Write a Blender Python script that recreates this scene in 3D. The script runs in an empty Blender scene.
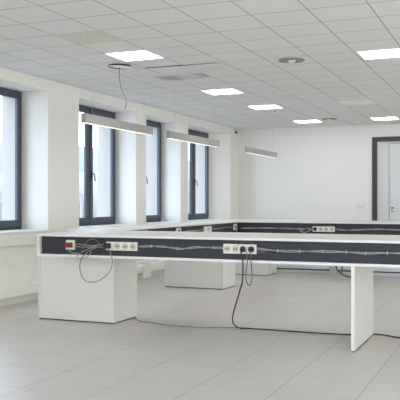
import bpy, bmesh, math, random
from mathutils import Vector
random.seed(7)
SC = bpy.context.scene
COL = SC.collection
CEIL = 3.55

# ------------------------------------------------------------------ helpers
WL = {}                                   # world position of every parent object

class MB:
    """Collects shapes in room coordinates; build() links them as ONE mesh."""
    def __init__(self): self.bm = bmesh.new()
    def box(self, x0, x1, y0, y1, z0, z1):
        vs = [self.bm.verts.new((x, y, z)) for z in (z0, z1) for x, y in ((x0, y0), (x1, y0), (x1, y1), (x0, y1))]
        for f in ((3, 2, 1, 0), (4, 5, 6, 7), (0, 1, 5, 4), (1, 2, 6, 5), (2, 3, 7, 6), (3, 0, 4, 7)):
            self.bm.faces.new([vs[i] for i in f])
        return self
    def prism(self, poly, z0, z1):
        lo = [self.bm.verts.new((x, y, z0)) for x, y in poly]
        hi = [self.bm.verts.new((x, y, z1)) for x, y in poly]
        n = len(poly)
        self.bm.faces.new(lo[::-1]); self.bm.faces.new(hi)
        for i in range(n):
            self.bm.faces.new((lo[i], lo[(i + 1) % n], hi[(i + 1) % n], hi[i]))
        return self
    def extrude_y(self, prof, y0, y1):    # profile in (x, z)
        a = [self.bm.verts.new((x, y0, z)) for x, z in prof]
        b = [self.bm.verts.new((x, y1, z)) for x, z in prof]
        n = len(prof)
        self.bm.faces.new(a); self.bm.faces.new(b[::-1])
        for i in range(n):
            self.bm.faces.new((a[i], b[i], b[(i + 1) % n], a[(i + 1) % n]))
        return self
    def lathe(self, c, axis, prof, n=24):  # prof: (radius, distance along axis)
        ax = Vector(axis).normalized()
        t = Vector((0, 0, 1)) if abs(ax.z) < .9 else Vector((1, 0, 0))
        u = ax.cross(t).normalized(); v = ax.cross(u)
        rings = []
        for r, h in prof:
            rings.append([self.bm.verts.new(Vector(c) + ax * h + (u * math.cos(2 * math.pi * k / n) + v * math.sin(2 * math.pi * k / n)) * max(r, 1e-4)) for k in range(n)])
        for a, b in zip(rings, rings[1:]):
            for k in range(n):
                self.bm.faces.new((a[k], a[(k + 1) % n], b[(k + 1) % n], b[k]))
        self.bm.faces.new(rings[0][::-1]); self.bm.faces.new(rings[-1])
        return self
    def tube(self, pts, r, n=8, sub=8):
        P = [Vector(p) for p in pts]
        if len(P) > 2 and sub > 1:        # Catmull-Rom
            Q = []
            for i in range(len(P) - 1):
                p0 = P[max(i - 1, 0)]; p1 = P[i]; p2 = P[i + 1]; p3 = P[min(i + 2, len(P) - 1)]
                for k in range(sub):
                    t = k / sub
                    Q.append(.5 * ((2 * p1) + (p2 - p0) * t + (2 * p0 - 5 * p1 + 4 * p2 - p3) * t * t + (3 * p1 - p0 - 3 * p2 + p3) * t ** 3))
            P = Q + [P[-1]]
        T = [(P[min(i + 1, len(P) - 1)] - P[max(i - 1, 0)]).normalized() for i in range(len(P))]
        ref = Vector((0, 0, 1)) if abs(T[0].z) < .9 else Vector((1, 0, 0))
        u = T[0].cross(ref).normalized()
        rings = []
        for p, t in zip(P, T):
            u = (u - t * u.dot(t)).normalized(); v = t.cross(u)
            rings.append([self.bm.verts.new(p + (u * math.cos(2 * math.pi * k / n) + v * math.sin(2 * math.pi * k / n)) * r) for k in range(n)])
        for a, b in zip(rings, rings[1:]):
            for k in range(n):
                self.bm.faces.new((a[k], a[(k + 1) % n], b[(k + 1) % n], b[k]))
        self.bm.faces.new(rings[0][::-1]); self.bm.faces.new(rings[-1])
        return self
    def build(self, name, mat, parent=None, bevel=0, smooth=False):
        base = WL.get(parent.name, Vector()) if parent else Vector()
        bmesh.ops.recalc_face_normals(self.bm, faces=self.bm.faces)
        for v in self.bm.verts: v.co -= base
        me = bpy.data.meshes.new(name); self.bm.to_mesh(me); self.bm.free()
        me.materials.append(mat)
        if smooth:
            for p in me.polygons: p.use_smooth = True
        o = bpy.data.objects.new(name, me); COL.objects.link(o)
        if parent: o.parent = parent
        WL[o.name] = base.copy()
        if bevel:
            b = o.modifiers.new('bevel', 'BEVEL'); b.width = bevel; b.segments = 2; b.limit_method = 'ANGLE'
        return o

def empty(name, loc):
    o = bpy.data.objects.new(name, None); COL.objects.link(o)
    o.location = loc; o.empty_display_size = .1
    WL[o.name] = Vector(loc)
    return o
def tag(o, label, cat, group=None):
    o['label'] = label; o['category'] = cat
    if group: o['group'] = group
    return o
def thing(name, loc, label, cat, group=None): return tag(empty(name, loc), label, cat, group)
def struct(o): o['kind'] = 'structure'; return o
def dup(root, loc, label, group=None):
    r = root.copy(); COL.objects.link(r); r.location = loc; r['label'] = label
    WL[r.name] = Vector(loc)
    if group: r['group'] = group
    for ch in list(root.children):
        c = ch.copy(); COL.objects.link(c); c.parent = r
        for g in list(ch.children):
            d = g.copy(); COL.objects.link(d); d.parent = c
    return r

# ------------------------------------------------------------------ materials
def lin(c):
    return tuple((x / 255 / 12.92 if x <= 10 else ((x / 255 + .055) / 1.055) ** 2.4) for x in c) + (1,)
def mat(name, rgb, rough=.5, metal=0, var=.03, scale=6, spec=.5, bump=0, bscale=200):
    m = bpy.data.materials.new(name); m.use_nodes = True
    nt = m.node_tree; N = nt.nodes; L = nt.links
    b = N['Principled BSDF']
    b.inputs['Roughness'].default_value = rough; b.inputs['Metallic'].default_value = metal
    b.inputs['Specular IOR Level'].default_value = spec
    g = N.new('ShaderNodeNewGeometry')
    no = N.new('ShaderNodeTexNoise'); no.inputs['Scale'].default_value = scale; no.inputs['Detail'].default_value = 3
    L.new(g.outputs['Position'], no.inputs['Vector'])
    mx = N.new('ShaderNodeMix'); mx.data_type = 'RGBA'
    c = lin(rgb)
    mx.inputs['A'].default_value = tuple(x * (1 - var) for x in c[:3]) + (1,)
    mx.inputs['B'].default_value = tuple(min(1, x * (1 + var)) for x in c[:3]) + (1,)
    L.new(no.outputs['Fac'], mx.inputs['Factor']); L.new(mx.outputs['Result'], b.inputs['Base Color'])
    if bump:
        n2 = N.new('ShaderNodeTexNoise'); n2.inputs['Scale'].default_value = bscale
        L.new(g.outputs['Position'], n2.inputs['Vector'])
        bp = N.new('ShaderNodeBump'); bp.inputs['Strength'].default_value = bump; bp.inputs['Distance'].default_value = .01
        L.new(n2.outputs['Fac'], bp.inputs['Height']); L.new(bp.outputs['Normal'], b.inputs['Normal'])
    return m
def emit(name, rgb, strength):
    m = bpy.data.materials.new(name); m.use_nodes = True
    b = m.node_tree.nodes['Principled BSDF']
    b.inputs['Base Color'].default_value = (.9, .9, .9, 1)
    b.inputs['Emission Color'].default_value = lin(rgb); b.inputs['Emission Strength'].default_value = strength
    return m
def grid_mat(name, rgb, line_rgb, sx, sy, ox, oy, lwx, lwy, rough, tilevar, line_fac=1.0, bump=.0, spec=.5, cloud=.05):
    """Tiles on a horizontal surface: joints at ox + k*sx and oy + k*sy."""
    m = bpy.data.materials.new(name); m.use_nodes = True
    nt = m.node_tree; N = nt.nodes; L = nt.links; b = N['Principled BSDF']
    b.inputs['Roughness'].default_value = rough; b.inputs['Specular IOR Level'].default_value = spec
    g = N.new('ShaderNodeNewGeometry'); sp = N.new('ShaderNodeSeparateXYZ'); L.new(g.outputs['Position'], sp.inputs[0])
    def ma(op, a, c):
        n = N.new('ShaderNodeMath'); n.operation = op
        for i, q in enumerate((a, c)):
            if q is None: continue
            if isinstance(q, (int, float)): n.inputs[i].default_value = q
            else: L.new(q, n.inputs[i])
        return n.outputs[0]
    masks = []; cells = []
    for ax, s_, o_, lw in (('X', sx, ox, lwx), ('Y', sy, oy, lwy)):
        q = ma('DIVIDE', ma('SUBTRACT', sp.outputs[ax], o_), s_)
        cells.append(ma('FLOOR', q, None))
        d = ma('ABSOLUTE', ma('SUBTRACT', q, ma('ROUND', q, None)), None)
        masks.append(ma('LESS_THAN', ma('MULTIPLY', d, s_), lw / 2))
    mask = ma('MULTIPLY', ma('MAXIMUM', masks[0], masks[1]), line_fac)
    cv = N.new('ShaderNodeCombineXYZ'); L.new(cells[0], cv.inputs[0]); L.new(cells[1], cv.inputs[1])
    wn = N.new('ShaderNodeTexWhiteNoise'); L.new(cv.outputs[0], wn.inputs['Vector'])
    no = N.new('ShaderNodeTexNoise'); no.inputs['Scale'].default_value = 2.5; no.inputs['Detail'].default_value = 5
    L.new(g.outputs['Position'], no.inputs['Vector'])
    val = ma('ADD', ma('MULTIPLY', ma('SUBTRACT', wn.outputs['Value'], .5), tilevar), ma('ADD', 1.0, ma('MULTIPLY', ma('SUBTRACT', no.outputs['Fac'], .5), cloud)))
    hs = N.new('ShaderNodeHueSaturation'); hs.inputs['Color'].default_value = lin(rgb); L.new(val, hs.inputs['Value'])
    mx = N.new('ShaderNodeMix'); mx.data_type = 'RGBA'
    L.new(mask, mx.inputs['Factor']); L.new(hs.outputs['Color'], mx.inputs['A']); mx.inputs['B'].default_value = lin(line_rgb)
    L.new(mx.outputs['Result'], b.inputs['Base Color'])
    n2 = N.new('ShaderNodeTexNoise'); n2.inputs['Scale'].default_value = 60; L.new(g.outputs['Position'], n2.inputs['Vector'])
    hgt = ma('SUBTRACT', ma('MULTIPLY', n2.outputs['Fac'], bump), mask)
    bp = N.new('ShaderNodeBump'); bp.inputs['Strength'].default_value = .15; bp.inputs['Distance'].default_value = .004
    L.new(hgt, bp.inputs['Height']); L.new(bp.outputs['Normal'], b.inputs['Normal'])
    return m

M = {}
M['floor'] = grid_mat('floor_tiles', (211, 206, 199), (138, 134, 128), .66, .668, -1.15, 5.9, .007, .005, .32, .05, .85, .3, .5, .12)
M['ceiling'] = grid_mat('ceiling_tiles', (228, 228, 226), (150, 149, 147), .622, .60, -1.365, 8.84, .014, .015, .9, .035, .85, .8, .2, .03)
M['wall'] = mat('wall_paint_white', (232, 231, 228), .8, var=.015, scale=1.5, bump=.03, bscale=90, spec=.3)
M['wall_warm'] = mat('wall_paint_cream', (228, 226, 220), .8, var=.015, scale=1.5, bump=.03, bscale=90, spec=.3)
M['apron'] = mat('apron_paint', (243, 240, 230), .6, var=.01, scale=2)
M['sill'] = mat('sill_white', (228, 227, 222), .35, var=.01)
M['laminate'] = mat('white_laminate', (231, 229, 223), .42, var=.008, scale=2, bump=.015, bscale=160)
M['edge'] = mat('white_edge_band', (236, 235, 231), .4, var=.005)
M['bright'] = mat('bright_white_plastic', (247, 249, 252), .4, var=.004)
M['panel'] = mat('anthracite_board', (43, 45, 52), .6, var=.06, scale=30, bump=.05)
M['foot'] = mat('black_foot', (38, 37, 36), .7)
M['frame'] = mat('anthracite_aluminium', (60, 66, 78), .4, metal=.0, var=.03)
M['gasket'] = mat('gasket_black', (40, 44, 52), .6)
M['door_frame'] = mat('door_frame_dark', (58, 58, 62), .5)
M['door'] = mat('door_white', (214, 216, 217), .45, var=.01)
M['metal'] = mat('brushed_steel', (140, 142, 146), .35, metal=.9)
M['darkmetal'] = mat('dark_handle', (46, 47, 52), .35, metal=.4)
M['alu'] = mat('pendant_aluminium', (158, 157, 153), .45, metal=.15, var=.02)
M['socket'] = mat('socket_white', (232, 228, 216), .4, var=.01)
M['socket_face'] = mat('socket_beige', (196, 189, 177), .5)  # darker beige than the housing
M['hole'] = mat('socket_hole', (30, 29, 28), .6)
M['grey_plastic'] = mat('grey_white_plastic', (205, 203, 198), .5)
M['red'] = mat('red_plug', (122, 40, 33), .4)
M['black'] = mat('black_rubber', (28, 29, 32), .5)
M['plugblue'] = mat('dark_plug', (34, 38, 50), .45)
M['greycable'] = mat('grey_cable', (160, 158, 154), .5)
M['darkcable'] = mat('dark_grey_cable', (96, 94, 92), .5)
M['midcable'] = mat('mid_grey_cable', (140, 136, 131), .5)
M['brown'] = mat('brown_cable', (128, 104, 90), .5)
M['tie'] = mat('cable_tie_white', (190, 189, 186), .5)
M['vent'] = mat('vent_grey', (150, 148, 144), .5, var=.05)
M['ventdark'] = mat('vent_dark', (58, 57, 55), .6)
M['led'] = emit('panel_led', (255, 252, 247), 6.0)
M['led_strip'] = emit('pendant_led', (255, 249, 236), .55)
M['panel_frame'] = mat('panel_light_frame', (238, 237, 233), .5)
M['unlit'] = mat('unlit_diffuser', (236, 235, 231), .4)
M['facade'] = mat('facade_pale', (172, 175, 182), .9, var=.03, scale=.6)
M['facade2'] = mat('facade_cream', (180, 177, 176), .9, var=.03, scale=.6)
M['roof'] = mat('roof_slate', (150, 158, 172), .8, var=.05)
M['shade'] = mat('facade_window', (120, 130, 148), .3)
M['stone'] = mat('outer_stone', (178, 174, 168), .9, var=.04, scale=3)
M['ground'] = mat('street', (170, 170, 170), .9)
# perforated beige ceiling tile: a dot lattice
def perf_mat():
    m = mat('perforated_tile', (212, 206, 186), .9); nt = m.node_tree; N = nt.nodes; L = nt.links; b = N['Principled BSDF']
    g = N.new('ShaderNodeNewGeometry'); v = N.new('ShaderNodeTexVoronoi'); v.inputs['Scale'].default_value = 17; v.inputs['Randomness'].default_value = .5
    L.new(g.outputs['Position'], v.inputs['Vector'])
    sp = N.new('ShaderNodeSeparateXYZ'); L.new(g.outputs['Position'], sp.inputs[0])
    a = N.new('ShaderNodeMath'); a.operation = 'LESS_THAN'; L.new(v.outputs['Distance'], a.inputs[0]); a.inputs[1].default_value = .21
    q = N.new('ShaderNodeMath'); q.operation = 'GREATER_THAN'; L.new(sp.outputs['X'], q.inputs[0]); q.inputs[1].default_value = -4.80
    p = N.new('ShaderNodeMath'); p.operation = 'MULTIPLY'; L.new(a.outputs[0], p.inputs[0]); L.new(q.outputs[0], p.inputs[1])
    mx = N.new('ShaderNodeMix'); mx.data_type = 'RGBA'; L.new(p.outputs[0], mx.inputs['Factor'])
    mx.inputs['A'].default_value = lin((218, 215, 202)); mx.inputs['B'].default_value = lin((246, 244, 238))
    L.new(mx.outputs['Result'], b.inputs['Base Color']); return m
M['perf'] = perf_mat()
def stain_mat():
    m = mat('stained_tile', (210, 207, 202), .9); nt = m.node_tree; N = nt.nodes; L = nt.links; b = N['Principled BSDF']
    g = N.new('ShaderNodeNewGeometry'); n = N.new('ShaderNodeTexNoise'); n.inputs['Scale'].default_value = 5; n.inputs['Detail'].default_value = 4
    L.new(g.outputs['Position'], n.inputs['Vector'])
    r = N.new('ShaderNodeValToRGB'); r.color_ramp.elements[0].position = .42; r.color_ramp.elements[0].color = lin((172, 171, 171))
    r.color_ramp.elements[1].position = .58; r.color_ramp.elements[1].color = lin((216, 214, 211))
    L.new(n.outputs['Fac'], r.inputs[0]); L.new(r.outputs[0], b.inputs['Base Color']); return m
M['stain'] = stain_mat()
M['tile'] = mat('plain_tile', (222, 221, 218), .9)
def glass_mat():
    m = bpy.data.materials.new('window_glass'); m.use_nodes = True; nt = m.node_tree; N = nt.nodes; L = nt.links
    N.remove(N['Principled BSDF'])
    t = N.new('ShaderNodeBsdfTransparent'); t.inputs[0].default_value = (.97, .985, 1, 1)
    gl = N.new('ShaderNodeBsdfGlossy'); gl.inputs['Roughness'].default_value = .02
    lw = N.new('ShaderNodeLayerWeight'); lw.inputs[0].default_value = .5
    pw = N.new('ShaderNodeMath'); pw.operation = 'POWER'; L.new(lw.outputs['Facing'], pw.inputs[0]); pw.inputs[1].default_value = 5
    ad = N.new('ShaderNodeMath'); ad.operation = 'MULTIPLY_ADD'; L.new(pw.outputs[0], ad.inputs[0]); ad.inputs[1].default_value = .4; ad.inputs[2].default_value = .03
    mx = N.new('ShaderNodeMixShader'); L.new(ad.outputs[0], mx.inputs[0]); L.new(t.outputs[0], mx.inputs[1]); L.new(gl.outputs[0], mx.inputs[2])
    L.new(mx.outputs[0], N['Material Output'].inputs[0]); return m
M['glass'] = glass_mat()

# ------------------------------------------------------------------ room shell
XL, XF = -7.05, -7.55                      # inner wall face, window frame plane
XR, YN, YB = 6.0, -3.0, 19.65
struct(MB().box(-7.7, XR, YN, YB + .2, -.2, 0).build('floor', M['floor']))
struct(MB().box(-7.7, XR, YN, YB + .2, CEIL, CEIL + .2).build('ceiling', M['ceiling']))
DX0, DX1, DZ = -3.27, -2.05, 3.10          # clear opening of the far door
struct(MB().box(-7.7, DX0, YB, YB + .2, 0, CEIL).box(DX1, XR, YB, YB + .2, 0, CEIL).box(DX0, DX1, YB, YB + .2, DZ, CEIL).build('wall_back', M['wall']))
# left wall: spandrel, lintel and piers (window reveals slightly splayed)
OPI = [(3.1, 5.2), (8.0, 10.41), (11.36, 13.51), (13.96, 15.70), (16.14, 18.95)]      # at the inner face
OPF = [(3.13, 5.17), (8.27, 10.38), (11.45, 13.54), (13.75, 15.71), (16.50, 18.62)]   # at the frame plane
ZS, ZH = 1.07, 3.375
w = MB(); wo = MB()
w.box(-7.64, -7.06, YN, YB, 0, ZS)
wo.box(-7.95, -7.64, YN, YB, -6, ZS).box(-7.95, -7.64, YN, YB, ZH, 6)
w.box(-7.64, XL, YN, YB, ZH, CEIL)
pi, pf = YN, YN
for (a, b_), (c, d) in zip(OPI + [(YB, YB)], OPF + [(YB, YB)]):
    w.prism([(XL, pi), (XL, a), (XF, c), (-7.64, c), (-7.64, pf), (XF, pf)], ZS, ZH)
    wo.box(-7.95, -7.64, pf, c, ZS, ZH)
    pi, pf = b_, d
struct(w.build('wall_left', M['wall_warm']))
struct(wo.build('wall_outer', M['stone']))
struct(MB().box(-7.06, -7.0, YN, YB, .88, 1.085).build('trim_1', M['apron'], bevel=.004))          # sill apron
struct(MB().box(-7.06, -7.05, YN, YB, .29, .88).build('trim_brightener', M['apron']))  # thin paler skin added to brighten the wall below the apron
# skirting cable duct with joint blocks
d = MB()
d.extrude_y([(-7.06, .11), (-6.965, .11), (-6.955, .13), (-6.955, .255), (-7.0, .30), (-7.06, .30)], YN, YB)
for y in (5.0, 9.2 - 2.2, 13.62, 17.6):
    d.box(-7.06, -6.94, y, y + .34, .0, .315)
struct(d.build('trim_2', M['apron'], bevel=.003))
struct(MB().box(-7.06, -7.04, YN, YB, 0, .10).build('baseboard_left', M['wall_warm']))

# windows
def window(n, y0, y1):
    mid = (y0 + y1) / 2; x0, x1 = XF - .07, XF
    z0, z1 = 1.10, 3.40
    f = MB(); t = .07
    f.box(x0, x1, y0, y0 + t, z0, z1).box(x0, x1, y1 - t, y1, z0, z1)
    f.box(x0, x1, y0 + t, y1 - t, z0, z0 + t).box(x0, x1, y0 + t, y1 - t, z1 - t, z1)
    f.box(x0, x1, mid - .04, mid + .04, z0 + t, z1 - t)
    fr = struct(f.build('window_%d' % n, M['frame'], bevel=.004))
    for k, (a, b_) in enumerate(((y0 + t - .02, mid - .015), (mid + .015, y1 - t + .02))):
        s = MB(); u = .105; X0, X1 = XF - .02, XF + .035; za, zb = z0 + t - .02, z1 - t + .02
        s.box(X0, X1, a, a + u, za, zb).box(X0, X1, b_ - u, b_, za, zb)
        s.box(X0, X1, a + u, b_ - u, za, za + u).box(X0, X1, a + u, b_ - u, zb - u, zb)
        sash = s.build('sash', M['frame'], fr, bevel=.006)
        MB().box(XF, XF + .008, a + u, b_ - u, za + u, zb - u).build('pane', M['glass'], sash)
        if k == 1:
            h = MB().box(XF + .035, XF + .05, mid + .045, mid + .085, 1.98, 2.12)
            h.tube([(XF + .05, mid + .065, 2.09), (XF + .085, mid + .065, 2.09), (XF + .09, mid + .075, 2.08), (XF + .09, mid + .10, 2.0), (XF + .09, mid + .105, 1.95)], .011)
            h.build('window_handle', M['darkmetal'], sash, smooth=False)
    MB().box(XF - .05, XL + .075, y0 - .06, y1 + .06, 1.06, 1.10).build('window_sill', M['sill'], fr, bevel=.006)
for n, (a, b_) in enumerate(OPF[1:] + OPF[:1]): window(n + 1, a, b_)
# one continuous sill board edge along the wall
struct(MB().box(-7.06, -6.985, YN, YB, 1.07, 1.098).build('trim_3', M['sill'], bevel=.004))

# far door: dark frame, white leaf standing back in a white lining
fr = MB()
fr.box(DX0 - .13, DX0, YB - .03, YB + .02, 0, DZ + .12).box(DX1, DX1 + .13, YB - .03, YB + .02, 0, DZ + .12).box(DX0, DX1, YB - .03, YB + .02, DZ, DZ + .12)
door = struct(fr.build('door_1', M['door_frame'], bevel=.004))
MB().box(DX0, DX0 + .28, YB + .07, YB + .12, 0, DZ).box(DX0 + .28, DX1, YB + .07, YB + .12, DZ - .04, DZ).build('door_lining', M['door'], door)
MB().box(DX0, DX1, YB + .15, YB + .19, 0, DZ).build('door_light_block', M['door_frame'], door)  # added dark sheet: blocks outside light leaking in, darkens the leaf gap
MB().box(DX0 + .29, DX1, YB + .085, YB + .13, .01, DZ - .05).build('door_leaf', M['door'], door, bevel=.003)
hx = DX0 + .36
MB().box(hx - .018, hx + .018, YB + .065, YB + .085, 1.30, 1.33).box(hx - .018, hx + .018, YB + .065, YB + .085, 1.38, 1.42).tube([(hx, YB + .07, 1.40), (hx, YB + .03, 1.40), (hx + .02, YB + .02, 1.40), (hx + .06, YB + .02, 1.40)], .009).build('door_handle', M['darkmetal'], door)

# ------------------------------------------------------------------ counters
ZT, ZU = 1.16, 0.885
def foot_leg(parent, x, y0, y1):
    lg = MB().box(x - .018, x + .018, y0, y1, .012, ZU).build('leg', M['laminate'], parent, bevel=.002)
    MB().box(x - .014, x + .014, y0 + .01, y1 - .01, 0, .012).build('foot_strip', M['foot'], lg)

# near counter, dark face towards the camera
NX0, NX1, NY0, NY1 = -5.43, 0.9, 7.78, 9.10
near = thing('counter_desk', (-2.2, 8.44, 0), 'long white counter nearest the camera with anthracite front channel and white slab leg', 'desk', 'white counters set out in a ring')
MB().box(NX0, NX1, NY0, NY1, ZT - .03, ZT).build('worktop', M['laminate'], near, bevel=.003)
MB().box(NX0, NX1, NY0, NY1, ZU, ZU + .03).build('bottom_shelf', M['laminate'], near, bevel=.003)
pn = MB().box(NX0 + .035, NX1 - .035, NY0 + .05, NY0 + .07, ZU + .03, ZT - .03).build('channel_panel', M['panel'], near)
MB().box(NX0 + .035, NX1 - .035, NY1 - .03, NY1 - .01, ZU + .03, ZT - .03).build('rear_panel', M['laminate'], near)
for x0 in (NX0, NX1 - .035):
    MB().box(x0, x0 + .035, NY0, NY1, ZU + .03, ZT - .03).build('side_panel', M['laminate'], near, bevel=.002)
for i in range(4):
    for j in range(2):
        MB().lathe((-5.28 + i * .072 + (.03 if j else 0), NY0 + .05, 1.035 - j * .06), (0, -1, 0), [(.009, 0), (.009, .0015)], 10).build('screw_hole', M['black'], pn)
foot_leg(near, -1.543, 7.768, 8.88)
foot_leg(near, 0.75, 7.785, 8.815)

# left counter, dark face towards the middle of the ring
left = thing('counter_desk', (-5.55, 11.8, 0), 'long white counter parallel to the windows with small sockets in its dark inner channel', 'desk', 'white counters set out in a ring')
LX0, LX1, LY0, LY1 = -5.85, -5.235, 9.10, 14.57
MB().box(LX0, LX1, LY0, LY1, ZT - .03, ZT).build('worktop', M['laminate'], left, bevel=.003)
MB().box(LX0, LX1, LY0, LY1, ZU, ZU + .03).build('bottom_shelf', M['laminate'], left, bevel=.003)
MB().box(LX1 - .065, LX1 - .045, LY0 + .035, LY1, ZU + .03, ZT - .03).build('channel_panel', M['panel'], left)
MB().box(LX0 + .01, LX0 + .03, LY0 + .035, LY1, ZU + .03, ZT - .03).build('rear_panel', M['laminate'], left)
MB().box(LX0, LX1, LY0, LY0 + .035, ZU + .03, ZT - .03).build('side_panel', M['laminate'], left)

# far counter
far = thing('counter_desk', (-2.4, 15.2, 0), 'long white counter farthest away before the back wall with a dark front channel', 'desk', 'white counters set out in a ring')
BX0, BX1, BY0, BY1 = -5.85, 0.9, 14.57, 15.9
MB().box(BX0, BX1, BY0, BY1, ZT - .03, ZT).build('worktop', M['laminate'], far, bevel=.003)
MB().box(BX0, BX1, BY0, BY1, ZU, ZU + .03).build('bottom_shelf', M['laminate'], far, bevel=.003)
MB().box(-5.28, BX1 - .035, BY0 + .045, BY0 + .065, ZU + .03, ZT - .03).build('channel_panel', M['panel'], far)
MB().box(BX0 + .035, BX1 - .035, BY1 - .03, BY1 - .01, ZU + .03, ZT - .03).build('rear_panel', M['laminate'], far)
for x0 in (BX0, BX1 - .035):
    MB().box(x0, x0 + .035, BY0, BY1, ZU + .03, ZT - .03).build('side_panel', M['laminate'], far)
foot_leg(far, -2.76, 14.62, 15.5); foot_leg(far, .75, 14.62, 15.5)

# pedestal boxes carrying the counters
def pedestal(y0, label):
    x0, x1, y1 = -5.835, -4.695, y0 + .64
    p = thing('storage_pedestal', ((x0 + x1) / 2, y0 + .36, 0), label, 'pedestal', 'white boxes under the counters')
    MB().box(x0, x0 + .025, y0, y1, .014, ZU).build('side_panel', M['laminate'], p, bevel=.002)
    MB().box(x1 - .025, x1, y0, y1, .014, ZU).build('side_panel', M['laminate'], p, bevel=.002)
    MB().box(x0 + .026, x1 - .026, y0 + .007, y0 + .024, .014, ZU).build('front_panel', M['laminate'], p, bevel=.002)
    MB().box(x0 + .026, x1 - .026, y1 - .02, y1, .014, ZU).build('back_panel', M['laminate'], p)
    MB().box(x0 + .01, x1 - .01, y0 + .012, y1 - .012, 0, .014).build('plinth', M['foot'], p)
    return p
pb = pedestal(8.39, 'large white box pedestal under the left end of the nearest counter')
dup(pb, (pb.location.x - .065, 12.43 + .36, 0), 'white box pedestal standing mid floor under the counter beside the windows')
dup(pb, (pb.location.x - .09, 15.13 + .36, 0), 'farthest white box pedestal, under the corner of the far counter')

# ------------------------------------------------------------------ sockets, plugs
def socket_strip(name, x0, x1, z0, z1, y, n, first, label, cat='power strip', group=None, tilt=0):
    """n-gang outlet block on a face that looks to -Y; y is the panel face."""
    t = thing(name, ((x0 + x1) / 2, y, z0), label, cat, group)
    MB().box(x0, x1, y - .032, y, z0, z1).build('housing', M['socket'], t, bevel=.006)
    zc = (z0 + z1) / 2; pitch = (x1 - x0) / n
    for i in range(n):
        if i < first: continue
        xc = x0 + pitch * (i + .5)
        r = min(pitch, z1 - z0) * .36
        s = MB().lathe((xc, y - .032, zc), (0, -1, 0), [(r, 0), (r, .003), (r * .86, .004), (r * .84, .0005)], 20).build('socket', M['socket_face'], t)
        MB().box(xc - r * .55, xc - r * .2, y - .0345, y - .031, zc - r * .2, zc + r * .2).box(xc + r * .2, xc + r * .55, y - .0345, y - .031, zc - r * .2, zc + r * .2).build('pin_hole', M['hole'], s)
    return t
PY = NY0 + .05                          # face of the near dark panel
def plug_y(m, x, z, y, r=.032, L_=.05):
    return m.lathe((x, y - .03, z), (0, -1, 0), [(r, 0), (r, L_ * .5), (r * .8, L_ * .8), (r * .5, L_)], 16)

s1 = socket_strip('power_strip', -4.47, -4.06, .978, 1.08, PY, 4, 1, 'four-gang white power strip on the near counter, by the looped cable', group='power strips in the counter channels')
s2 = socket_strip('power_strip', -2.985, -2.60, .98, 1.087, PY, 4, 0, 'four-gang white power strip on the near counter with two round dark plugs', group='power strips in the counter channels')
s3 = socket_strip('power_strip', -3.69, -3.25, .965, 1.07, BY0 + .045, 4, 0, 'white power strip far away in the dark channel of the far counter', group='power strips in the counter channels')
rs = socket_strip('wall_socket', -5.03, -4.91, .972, 1.09, PY, 1, 1, 'single white socket holding a red plug, at the left end of the near counter', 'socket')
# red plug
rp = thing('power_plug', (-4.98, PY - .032, 1.03), 'red plug pushed into the single white socket', 'plug')
MB().box(-5.015, -4.925, PY - .075, PY - .032, 1.0, 1.06).build('body', M['red'], rp, bevel=.01)
MB().box(-5.03, -5.005, PY - .065, PY - .034, 1.022, 1.04).box(-4.99, -4.95, PY - .082, PY - .07, 1.015, 1.045).build('grip', M['red'], rp, bevel=.004)

# left-counter sockets (face +X)
LF = LX1 - .045
def side_socket(y0, y1, z0, z1, label, dark):
    t = thing('wall_socket', (LF, (y0 + y1) / 2, z0), label, 'socket', 'sockets in the channel of the left counter')
    MB().box(LF, LF + .03, y0, y1, z0, z1).build('housing', M['socket'], t, bevel=.005)
    yc = (y0 + y1) / 2; zc = (z0 + z1) / 2
    s = MB().lathe((LF + .03, yc, zc), (1, 0, 0), [(.038, 0), (.038, .003), (.03, .004)], 18).build('socket', M['black' if dark else 'socket_face'], t)
    return t
side_socket(10.28, 10.46, 1.0, 1.11, 'small socket nearest the camera on the left counter channel, half hidden by the worktop', False)
side_socket(11.55, 11.72, 1.0, 1.11, 'small white socket with a black insert in the left counter channel', True)
side_socket(12.77, 13.12, .985, 1.10, 'wide white double socket midway along the left counter channel', False)
side_socket(14.36, 14.53, .98, 1.10, 'small white socket at the inner corner where left and far counters meet', True)

# ------------------------------------------------------------------ cables
def cable(name, pts, r, m, label, group=None, cat='cable', sub=8):
    P = [Vector(p) for p in pts]
    t = MB().tube(pts, r, 8, sub)
    return tag(t.build(name, m, smooth=True), label, cat, group)
CY = PY - .010
def bundle(name, xs, zs, y, r, label, group, ties, tlabel=None, phase=0, amp=.008):
    """two entwined cables with white ties as parts"""
    out = []
    for s_ in (-1, 1):
        pts = []
        n = 26
        for i in range(n + 1):
            f = i / n * (len(xs) - 1); k_ = min(int(f), len(xs) - 2); a = f - k_
            x = xs[k_] * (1 - a) + xs[k_ + 1] * a; z = zs[k_] * (1 - a) + zs[k_ + 1] * a
            ph = math.sin(i * .55 + phase)
            pts.append((x, y - .004 * (1 + s_ * math.cos(i * .55 + phase)), z + s_ * amp * ph))
        out.append(cable(name, pts, r, M['greycable'], label, group, sub=3))
    o = out[0]
    for x in ties:
        k_ = max(j for j in range(len(xs) - 1) if xs[j] <= x); a = (x - xs[k_]) / (xs[k_ + 1] - xs[k_])
        z = zs[k_] * (1 - a) + zs[k_ + 1] * a
        MB().box(x - .005, x + .005, y - .018, y + .008, z - .015, z + .015).build('cable_tie', M['tie'], o, bevel=.003)
    return out
bundle('power_cable', [-4.06, -3.86, -3.70, -3.51, -3.32, -2.985], [1.03, 1.04, 1.035, 1.015, 1.04, 1.04], CY, .0055,
       'grey cable of the entwined pair between the two strips on the near counter', 'grey cable pair between the near strips', [-3.88, -3.55, -3.1])
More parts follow.
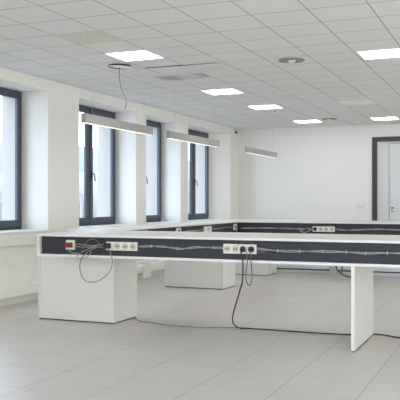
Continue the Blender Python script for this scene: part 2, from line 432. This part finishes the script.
bundle('power_cable', [-2.60, -2.46, -2.27, -2.09, -1.87, -1.63, -1.42, -1.23, -.9, -.4], [1.04, 1.03, 1.02, 1.025, 1.03, 1.03, 1.02, 1.03, 1.03, 1.02], CY, .0055,
       'grey cable of the tied run right of the plugged strip on the near counter', 'grey tied cables on the near counter right half', [-2.36, -2.12, -1.87, -1.62, -1.42, -1.2], phase=1.2)
# red plug -> strip one
for dz, lab in ((.012, 'upper grey cable leading right from the red-plug socket'), (-.016, 'lower grey cable leading right from the red-plug socket')):
    cable('power_cable', [(-4.915, CY, 1.03 + dz), (-4.80, CY, 1.025 + dz), (-4.66, CY, 1.02 + dz * .6), (-4.545, CY - .01, 1.03 + dz), (-4.47, CY - .012, 1.03 + dz)], .0055, M['greycable'], lab)
cable('power_cable', [(-4.99, CY - .03, .985), (-4.97, CY - .03, .955), (-4.90, CY - .02, .93), (-4.83, CY - .02, .935), (-4.73, CY - .02, .98), (-4.6, CY - .02, 1.03), (-4.5, CY - .03, 1.05)], .0055, M['greycable'], 'grey cable sagging out below the red plug')
cable('power_cable', [(-4.88, CY - .02, .96), (-4.84, CY - .03, .92), (-4.80, CY - .03, .95), (-4.76, CY - .03, 1.02), (-4.72, CY - .035, 1.08), (-4.65, CY - .035, 1.11), (-4.58, CY - .03, 1.085), (-4.535, CY - .03, 1.02), (-4.46, CY - .035, .99)], .005, M['brown'], 'brownish grey cable arching up left of the first power strip')
FY = NY0 - .022
cable('power_cable', [(-4.86, CY - .025, .93), (-4.84, FY, .885), (-4.78, FY - .01, .87), (-4.70, FY, .90), (-4.66, CY - .03, .96)], .005, M['greycable'], 'short grey cable dipping over the lower lip beside the big loop')
cable('power_cable', [(-4.42, CY - .045, 1.0), (-4.375, FY - .02, .955), (-4.35, FY - .02, .86), (-4.37, FY - .02, .76), (-4.44, FY - .02, .68), (-4.55, FY - .02, .615), (-4.66, FY - .02, .60), (-4.74, FY - .02, .63), (-4.785, FY - .02, .72), (-4.79, FY - .02, .81), (-4.75, FY - .02, .90), (-4.68, FY - .015, .96), (-4.60, CY - .045, 1.005), (-4.52, CY - .045, 1.02), (-4.45, CY - .045, 1.03)], .006, M['midcable'], 'grey cable hanging in a big loop in front of the white pedestal')
bp = thing('power_plug', (-4.42, PY - .032, 1.03), 'square black plug in the left end of the first power strip', 'plug')
MB().box(-4.475, -4.40, PY - .085, PY - .032, 1.0, 1.065).build('body', M['black'], bp, bevel=.012)
MB().box(-4.51, -4.47, PY - .07, PY - .045, 1.02, 1.045).build('strain_relief', M['black'], bp, bevel=.006)
# plugged strip two
for x, lab in ((-2.75, 'round dark plug with the long black cord in the right power strip'), (-2.655, 'round dark plug with the short looped cord, right end of the strip')):
    p = thing('power_plug', (x, PY - .032, 1.033), lab, 'plug')
    plug_y(MB(), x, 1.033, PY).build('body', M['plugblue'], p, smooth=False)
    MB().lathe((x, PY - .078, 1.033), (0, -1, 0), [(.016, 0), (.014, .012)], 12).build('cord_collar', M['black'], p)
cable('power_cable', [(-2.75, FY - .02, 1.025), (-2.748, FY - .03, .99), (-2.732, FY - .02, .89), (-2.756, FY + .04, .694), (-2.822, 7.9, .571), (-2.936, 8.1, .407), (-3.045, 8.3, .26), (-3.131, 8.5, .144), (-3.151, 8.60, .065), (-3.10, 8.66, .012), (-3.02, 8.69, .009), (-2.92, 8.70, .009), (-2.73, 8.71, .009), (-2.36, 8.71, .009), (-2.0, 8.72, .009), (-1.76, 8.75, .009), (-1.60, 8.86, .009), (-1.47, 8.89, .009), (-1.34, 8.84, .009), (-1.2, 8.76, .009), (-.9, 8.74, .009), (-.3, 8.80, .009)], .0078, M['black'], 'black cord hanging from the right strip and running right across the floor')
cable('power_cable', [(-2.655, FY - .02, 1.02), (-2.645, FY - .03, .99), (-2.635, FY - .03, .90), (-2.622, FY - .03, .75), (-2.635, FY - .03, .665), (-2.66, FY - .03, .65), (-2.69, FY - .03, .70), (-2.69, FY - .03, .80), (-2.675, FY - .035, .90), (-2.685, FY - .04, 1.0), (-2.72, FY - .02, 1.06)], .0055, M['darkcable'], 'short dark cord hanging in a narrow loop below the right strip')
cable('power_cable', [(-2.81, PY - .036, 1.075), (-2.77, PY - .04, 1.105), (-2.70, PY - .04, 1.118), (-2.63, PY - .036, 1.10), (-2.58, CY, 1.045), (-2.52, CY, 1.0), (-2.44, CY, .99)], .0045, M['darkcable'], 'thin dark wire arching over the top of the right power strip')
cable('power_cable', [(-2.60, CY, 1.01), (-2.55, CY, 1.0), (-2.48, CY, 1.025), (-2.40, CY, 1.03)], .005, M['brown'], 'short brown wire leaving the right end of the plugged strip')
cable('power_cable', [(-4.70, 8.95, .008), (-4.5, 8.72, .008), (-4.31, 8.66, .008), (-3.98, 8.55, .008), (-3.57, 8.55, .008), (-3.3, 8.66, .008), (-3.05, 8.72, .008), (-2.98, 8.73, .008)], .006, M['midcable'], 'thin grey cable on the floor from the large pedestal to the hanging cord')
# cords slung below the near counter beside the leg
cable('power_cable', [(-1.925, 8.6, .885), (-1.905, 8.6, .82), (-1.87, 8.6, .75), (-1.80, 8.6, .705), (-1.70, 8.6, .69), (-1.57, 8.6, .70)], .009, M['darkcable'], 'dark cable drooping from under the near counter towards the slab leg')
cable('power_cable', [(-1.83, 8.6, .885), (-1.83, 8.6, .80), (-1.828, 8.6, .73)], .008, M['darkcable'], 'short straight cable end under the near counter left of the slab leg', sub=4)

# far channel cables
BYC = BY0 + .035
bundle('power_cable', [-5.2, -4.78, -4.26, -3.95, -3.69], [1.01, 1.02, 1.02, 1.015, 1.02], BYC, .007, 'grey cable in the far counter channel left of its strip', 'grey cables far channel left', [-4.8, -4.3])
bundle('power_cable', [-3.25, -3.05, -2.66, -2.38, -2.0, -1.2], [1.02, 1.0, 1.02, 1.03, 1.02, 1.02], BYC, .007, 'grey cable in the far counter channel right of its strip', 'grey cables far channel right', [-2.9, -2.6, -2.2])
cable('power_cable', [(-3.95, BYC - .01, 1.04), (-3.93, BYC - .015, .97), (-3.84, BYC - .02, .945), (-3.76, BYC - .02, .985), (-3.67, BYC - .03, 1.02)], .010, M['greycable'], 'light grey cable looping down left of the far power strip')
cable('power_cable', [(-3.97, BYC, 1.0), (-3.90, BYC - .01, .985), (-3.80, BYC - .01, 1.03), (-3.70, BYC - .02, 1.03)], .012, M['brown'], 'brown cable tangled left of the far power strip')
fp = thing('power_plug', (-3.64, BY0 + .013, 1.02), 'small dark plug in the left end of the far power strip', 'plug')
MB().lathe((-3.64, BY0 + .013, 1.018), (0, -1, 0), [(.036, 0), (.034, .025), (.018, .045)], 14).build('body', M['black'], fp)
# left channel cable
pts = [(LF + .012, y, z) for y, z in ((11.72, 1.02), (12.1, 1.045), (12.5, 1.04), (12.77, 1.05))]
cable('power_cable', pts, .009, M['greycable'], 'grey cable in the left counter channel between black-insert and double sockets')
pts = [(LF + .012, y, z) for y, z in ((13.12, 1.05), (13.5, 1.035), (13.9, 1.05), (14.36, 1.04))]
cable('power_cable', pts, .009, M['greycable'], 'grey cable in the left counter channel from double socket to inner corner')

# low floor trunking behind the far counter
tr = thing('cable_trunking', (-2.6, 16.0, 0), 'low white cable trunking lying on the floor behind the far counter', 'cable trunking')
MB().box(-5.12, .9, 16.05, 16.2, 0, .175).build('channel', M['bright'], tr, bevel=.01)
for xa, xb in ((-5.16, -4.98), (-3.66, -3.52)):
    MB().box(xa, xb, 16.0, 16.23, 0, .20).build('joint_cover', M['sill'], tr, bevel=.01)
cable('power_cable', [(-4.97, 16.037, .078), (-4.5, 16.037, .078), (-4.1, 16.037, .078), (-3.68, 16.037, .078)], .013, M['black'], 'black cable running along the white floor trunking left of its joint')
cable('power_cable', [(-3.50, 16.037, .078), (-2.9, 16.037, .078), (-2.0, 16.037, .078), (.7, 16.037, .078)], .013, M['black'], 'black cable running along the white floor trunking right of its joint')

# ------------------------------------------------------------------ ceiling fittings
def cell(x): return x
lit = None
def panel_light(x0, y0, label, on=True):
    x1, y1 = x0 + .622, y0 + .60
    t = thing('ceiling_light', ((x0 + x1) / 2, (y0 + y1) / 2, CEIL), label, 'ceiling light', 'square panel lights in the ceiling')
    f = MB(); e = .018; z0, z1 = CEIL - .008, CEIL
    f.box(x0, x1, y0, y0 + e, z0, z1).box(x0, x1, y1 - e, y1, z0, z1).box(x0, x0 + e, y0 + e, y1 - e, z0, z1).box(x1 - e, x1, y0 + e, y1 - e, z0, z1)
    f.build('frame', M['panel_frame'], t)
    MB().box(x0 + e, x1 - e, y0 + e, y1 - e, CEIL - .005, CEIL).build('diffuser', M['led' if on else 'unlit'], t)
    return t
GX = -1.365
p1 = panel_light(GX - 6 * .622, 8.84, 'lit square ceiling panel nearest the windows and camera, above the hanging vent')
def dp(x, y, lab): return dup(p1, (x + .311, y + .30, CEIL), lab)
dp(-5.195, 12.44, 'lit square ceiling panel second from the camera in the window-side row')
dp(-5.155, 14.84, 'lit square ceiling panel third from the camera in the window-side row')
dp(GX - 6 * .622 + .05, 17.95, 'lit square ceiling panel farthest away in the window-side row')
dp(GX - 1 * .622 + .04, 10.02, 'lit square ceiling panel at upper right, cut by the photo edge')
dp(GX - 3 * .622 + .05, 18.02, 'lit square ceiling panel above the far door at the right')
panel_light(GX - 3 * .622, 14.84, 'unlit pale ceiling panel in the right half of the ceiling', on=False)

def round_vent(x, y, r, label, name='ceiling_vent'):
    t = thing(name, (x, y, CEIL), label, 'air vent', 'round ceiling vents')
    MB().lathe((x, y, CEIL), (0, 0, -1), [(r, 0), (r, .004), (r * .93, .014), (r * .80, .006), (r * .78, .003)], 40).build('rim', M['vent'], t, smooth=False)
    MB().lathe((x, y, CEIL - .003), (0, 0, -1), [(r * .62, 0), (r * .62, .014), (r * .55, .018), (r * .45, .010), (r * .43, .004)], 36).build('ring', M['vent'], t)
    MB().lathe((x, y, CEIL - .003), (0, 0, -1), [(r * .30, 0), (r * .30, .02), (r * .18, .034), (.004, .036)], 28).build('cone', M['panel_frame'], t)
    MB().lathe((x, y, CEIL - .0005), (0, 0, -1), [(r * .78, 0), (r * .78, .002)], 36).build('throat', M['ventdark'], t)
    return t
v1 = round_vent(-2.905, 10.28, .19, 'round grey ceiling vent in the middle of the ceiling')
dup(v1, (-4.12, 17.9, CEIL), 'small round vent far away between two lit ceiling panels')
# dropped vent by the first light with two wires hanging out
hv = thing('ceiling_vent', (-5.345, 9.73, CEIL), 'round vent dropped slightly open with loose wires, beside the nearest window-side light', 'air vent', 'round ceiling vents')
MB().lathe((-5.345, 9.73, CEIL), (0, 0, -1), [(.165, 0), (.165, .022)], 36).build('throat', M['ventdark'], hv)
MB().lathe((-5.335, 9.73, CEIL - .014), (-.09, .05, -1), [(.17, .0), (.182, .006), (.17, .014), (.10, .018), (.01, .019)], 36).build('cover', M['panel_frame'], hv)
cable('hanging_wire', [(-5.31, 9.66, 3.525), (-5.31, 9.66, 3.42), (-5.305, 9.66, 3.30), (-5.27, 9.66, 3.18), (-5.215, 9.66, 3.06), (-5.20, 9.66, 2.98), (-5.225, 9.66, 2.90)], .006, M['darkcable'], 'thin curved wire dangling from the dropped round vent', cat='wire')
cable('hanging_wire', [(-5.255, 9.66, 3.525), (-5.255, 9.66, 3.34), (-5.256, 9.66, 3.27)], .004, M['greycable'], 'short straight wire beside the curved wire below the dropped vent', cat='wire', sub=4)
# odd tiles
tag(MB().box(GX - 6 * .622 + .008, GX - 5 * .622 - .008, 7.648, 8.232, CEIL - .003, CEIL).build('ceiling_tile', M['perf']), 'yellowish ceiling tile sprinkled with white dots, upper left', 'ceiling tile')
ht = MB().box(-.303, .303, -.292, .292, -.006, .006).build('ceiling_tile', M['tile'], None)
ht.location = (GX - 4.5 * .622 - .05, 10.34, CEIL - .014); ht.rotation_euler = (math.radians(.9), math.radians(-.5), 0)
tag(ht, 'loose ceiling tile sagging out of its grid between the first two window-side lights', 'ceiling tile')
sagm = MB().box(GX - 6 * .622 + .01, GX - 5 * .622 - .01, 10.03, 10.052, CEIL - .008, CEIL).build('tile_joint', M['ventdark'])  # no rail: thin dark strip standing in for the open gap
tag(sagm, 'dark open joint in the ceiling beside the loose tile', 'ceiling joint')
tag(MB().box(-5.34, GX - 5 * .622 - .008, 10.80, 11.232, CEIL - .003, CEIL).build('ceiling_tile', M['stain']), 'grey smudged ceiling tile just behind the loose tile', 'ceiling tile')
# small sprinkler stub
sk = thing('ceiling_sprinkler', (-4.82, 15.75, CEIL), 'tiny dark sprinkler head under the ceiling near the third panel light', 'sprinkler')
MB().lathe((-4.82, 15.75, CEIL), (0, 0, -1), [(.025, -.004), (.022, .008), (.008, .010), (.008, .03)], 14).build('body', M['metal'], sk)
MB().lathe((-4.82, 15.75, CEIL - .03), (0, 0, -1), [(.016, 0), (.016, .005)], 14).build('deflector', M['ventdark'], sk)

# ------------------------------------------------------------------ pendants over the left counter
def pendant(y0, label, Lp):
    x0, x1 = -5.445, -5.375; z0, z1 = 2.63, 2.755
    t = thing('pendant_light', ((x0 + x1) / 2, y0, z0), label, 'pendant light', 'linear pendant lights')
    MB().extrude_y([(x0, z0), (x0 + .008, z0), (x0 + .008, z0 + .012), (x1 - .008, z0 + .012), (x1 - .008, z0), (x1, z0), (x1, z1), (x0, z1)], y0 + .012, y0 + Lp - .012).build('housing', M['alu'], t)
    for ya in (y0, y0 + Lp - .012):
        MB().box(x0, x1, ya, ya + .012, z0, z1).build('end_cap', M['vent'], t, bevel=.002)
    MB().box(x0 + .008, x1 - .008, y0 + .012, y0 + Lp - .012, z0 - .005, z0 + .010).build('diffuser', M['led_strip'], t, bevel=.004)
    for y in (y0 + .25, y0 + Lp - .25):
        MB().tube([((x0 + x1) / 2, y, z1), ((x0 + x1) / 2, y, CEIL)], .0013, 6, 1).build('suspension_wire', M['greycable'], t)
    return t
pendant(8.82, 'grey linear pendant light nearest the camera, in front of the second window', 2.07)
pendant(11.53, 'grey linear pendant light in the middle of the row of three', 2.32)
pendant(15.55, 'grey linear pendant light farthest away, against the back wall', 2.2)

# ------------------------------------------------------------------ wall fittings
dt = thing('motion_detector', (-7.0, 19.3, 3.47), 'small white sensor with a dark eye, high in the far left corner', 'sensor')
MB().box(-7.05, -6.94, 19.23, 19.38, 3.40, 3.545).build('housing', M['grey_plastic'], dt, bevel=.015)
MB().lathe((-6.975, 19.235, 3.44), (.3, -1, -.1), [(.034, -.01), (.032, .012), (.012, .02)], 16).build('lens', M['black'], dt)
sw = thing('light_switch', (-3.69, YB, 1.43), 'white double light switch on the back wall left of the door', 'light switch')
MB().box(-3.78, -3.60, YB - .03, YB, 1.41, 1.50).build('plate', M['grey_plastic'], sw, bevel=.005)
for x in (-3.76, -3.688):
    MB().box(x, x + .068, YB - .038, YB - .03, 1.43, 1.49).build('rocker', M['edge'], sw, bevel=.003)

# ------------------------------------------------------------------ outside
struct(MB().box(-90, -8.2, -40, 110, -6.2, -6).build('ground', M['ground']))
def building(y0, y1, zt, m, label, roof):
    x = -20.0
    t = thing('apartment_building', (x - 4, (y0 + y1) / 2, -6), label, 'building')
    MB().box(x - 9, x, y0, y1, -6, zt).box(x, x + .25, y0, y1, zt - .35, zt).box(x, x + .12, y0, y1, zt - 3.3, zt - 3.1).build('wall', m, t)
    if roof:
        MB().extrude_y([(x + .1, zt), (x - 1.3, zt + roof), (x - 7, zt + roof + .4), (x - 9, zt)], y0, y1).build('roof', M['roof'], t)
    y = y0 + .9
    while y + 1.1 < y1:
        for zb in (zt - 2.7, zt - 5.9):
            f = MB().box(x, x + .08, y - .12, y + 1.22, zb - .1, zb).box(x, x + .06, y - .12, y, zb, zb + 1.9).box(x, x + .06, y + 1.1, y + 1.22, zb, zb + 1.9).box(x, x + .1, y - .12, y + 1.22, zb + 1.9, zb + 2.05).build('window', m, t)
            MB().box(x, x + .02, y, y + 1.1, zb, zb + 1.9).build('pane', M['shade'], f)
        y += 2.6
building(12, 32.5, 2.3, M['facade'], 'low pale building across the street, seen through the nearest window', 0)
building(34, 70, 3.1, M['facade2'], 'cream building with a slate roof seen through the second window', 1.4)

# ------------------------------------------------------------------ light
wd = bpy.data.worlds.new('World'); SC.world = wd; wd.use_nodes = True
bg = wd.node_tree.nodes['Background']
WN = wd.node_tree.nodes; WK = wd.node_tree.links
tc = WN.new('ShaderNodeTexCoord'); sp = WN.new('ShaderNodeSeparateXYZ')
mr = WN.new('ShaderNodeMapRange'); mr.inputs['From Min'].default_value = -.35; mr.inputs['From Max'].default_value = .35
mr.interpolation_type = 'SMOOTHSTEP'
WK.new(tc.outputs['Generated'], sp.inputs[0]); WK.new(sp.outputs['X'], mr.inputs['Value'])
cm = WN.new('ShaderNodeMix'); cm.data_type = 'RGBA'
cm.inputs['A'].default_value = (2.9, 3.4, 4.1, 1)        # bright cool sky on the window side
cm.inputs['B'].default_value = (1.62, 1.64, 1.63, 1)      # softer light on the other side
WK.new(mr.outputs[0], cm.inputs['Factor']); WK.new(cm.outputs['Result'], bg.inputs['Color'])
bg.inputs['Strength'].default_value = 1.0

# ------------------------------------------------------------------ camera
cam = bpy.data.cameras.new('camera'); co = bpy.data.objects.new('camera', cam); COL.objects.link(co)
co.location = (0, 0, 1.55); co.rotation_euler = (math.radians(90), 0, math.radians(22.70))
cam.sensor_width = 36; cam.lens = 753 / 400 * 36; cam.shift_y = .005; cam.clip_end = 300
SC.camera = co
SC.view_settings.view_transform = 'Standard'; SC.view_settings.look = 'None'
SC.view_settings.exposure = 0.68
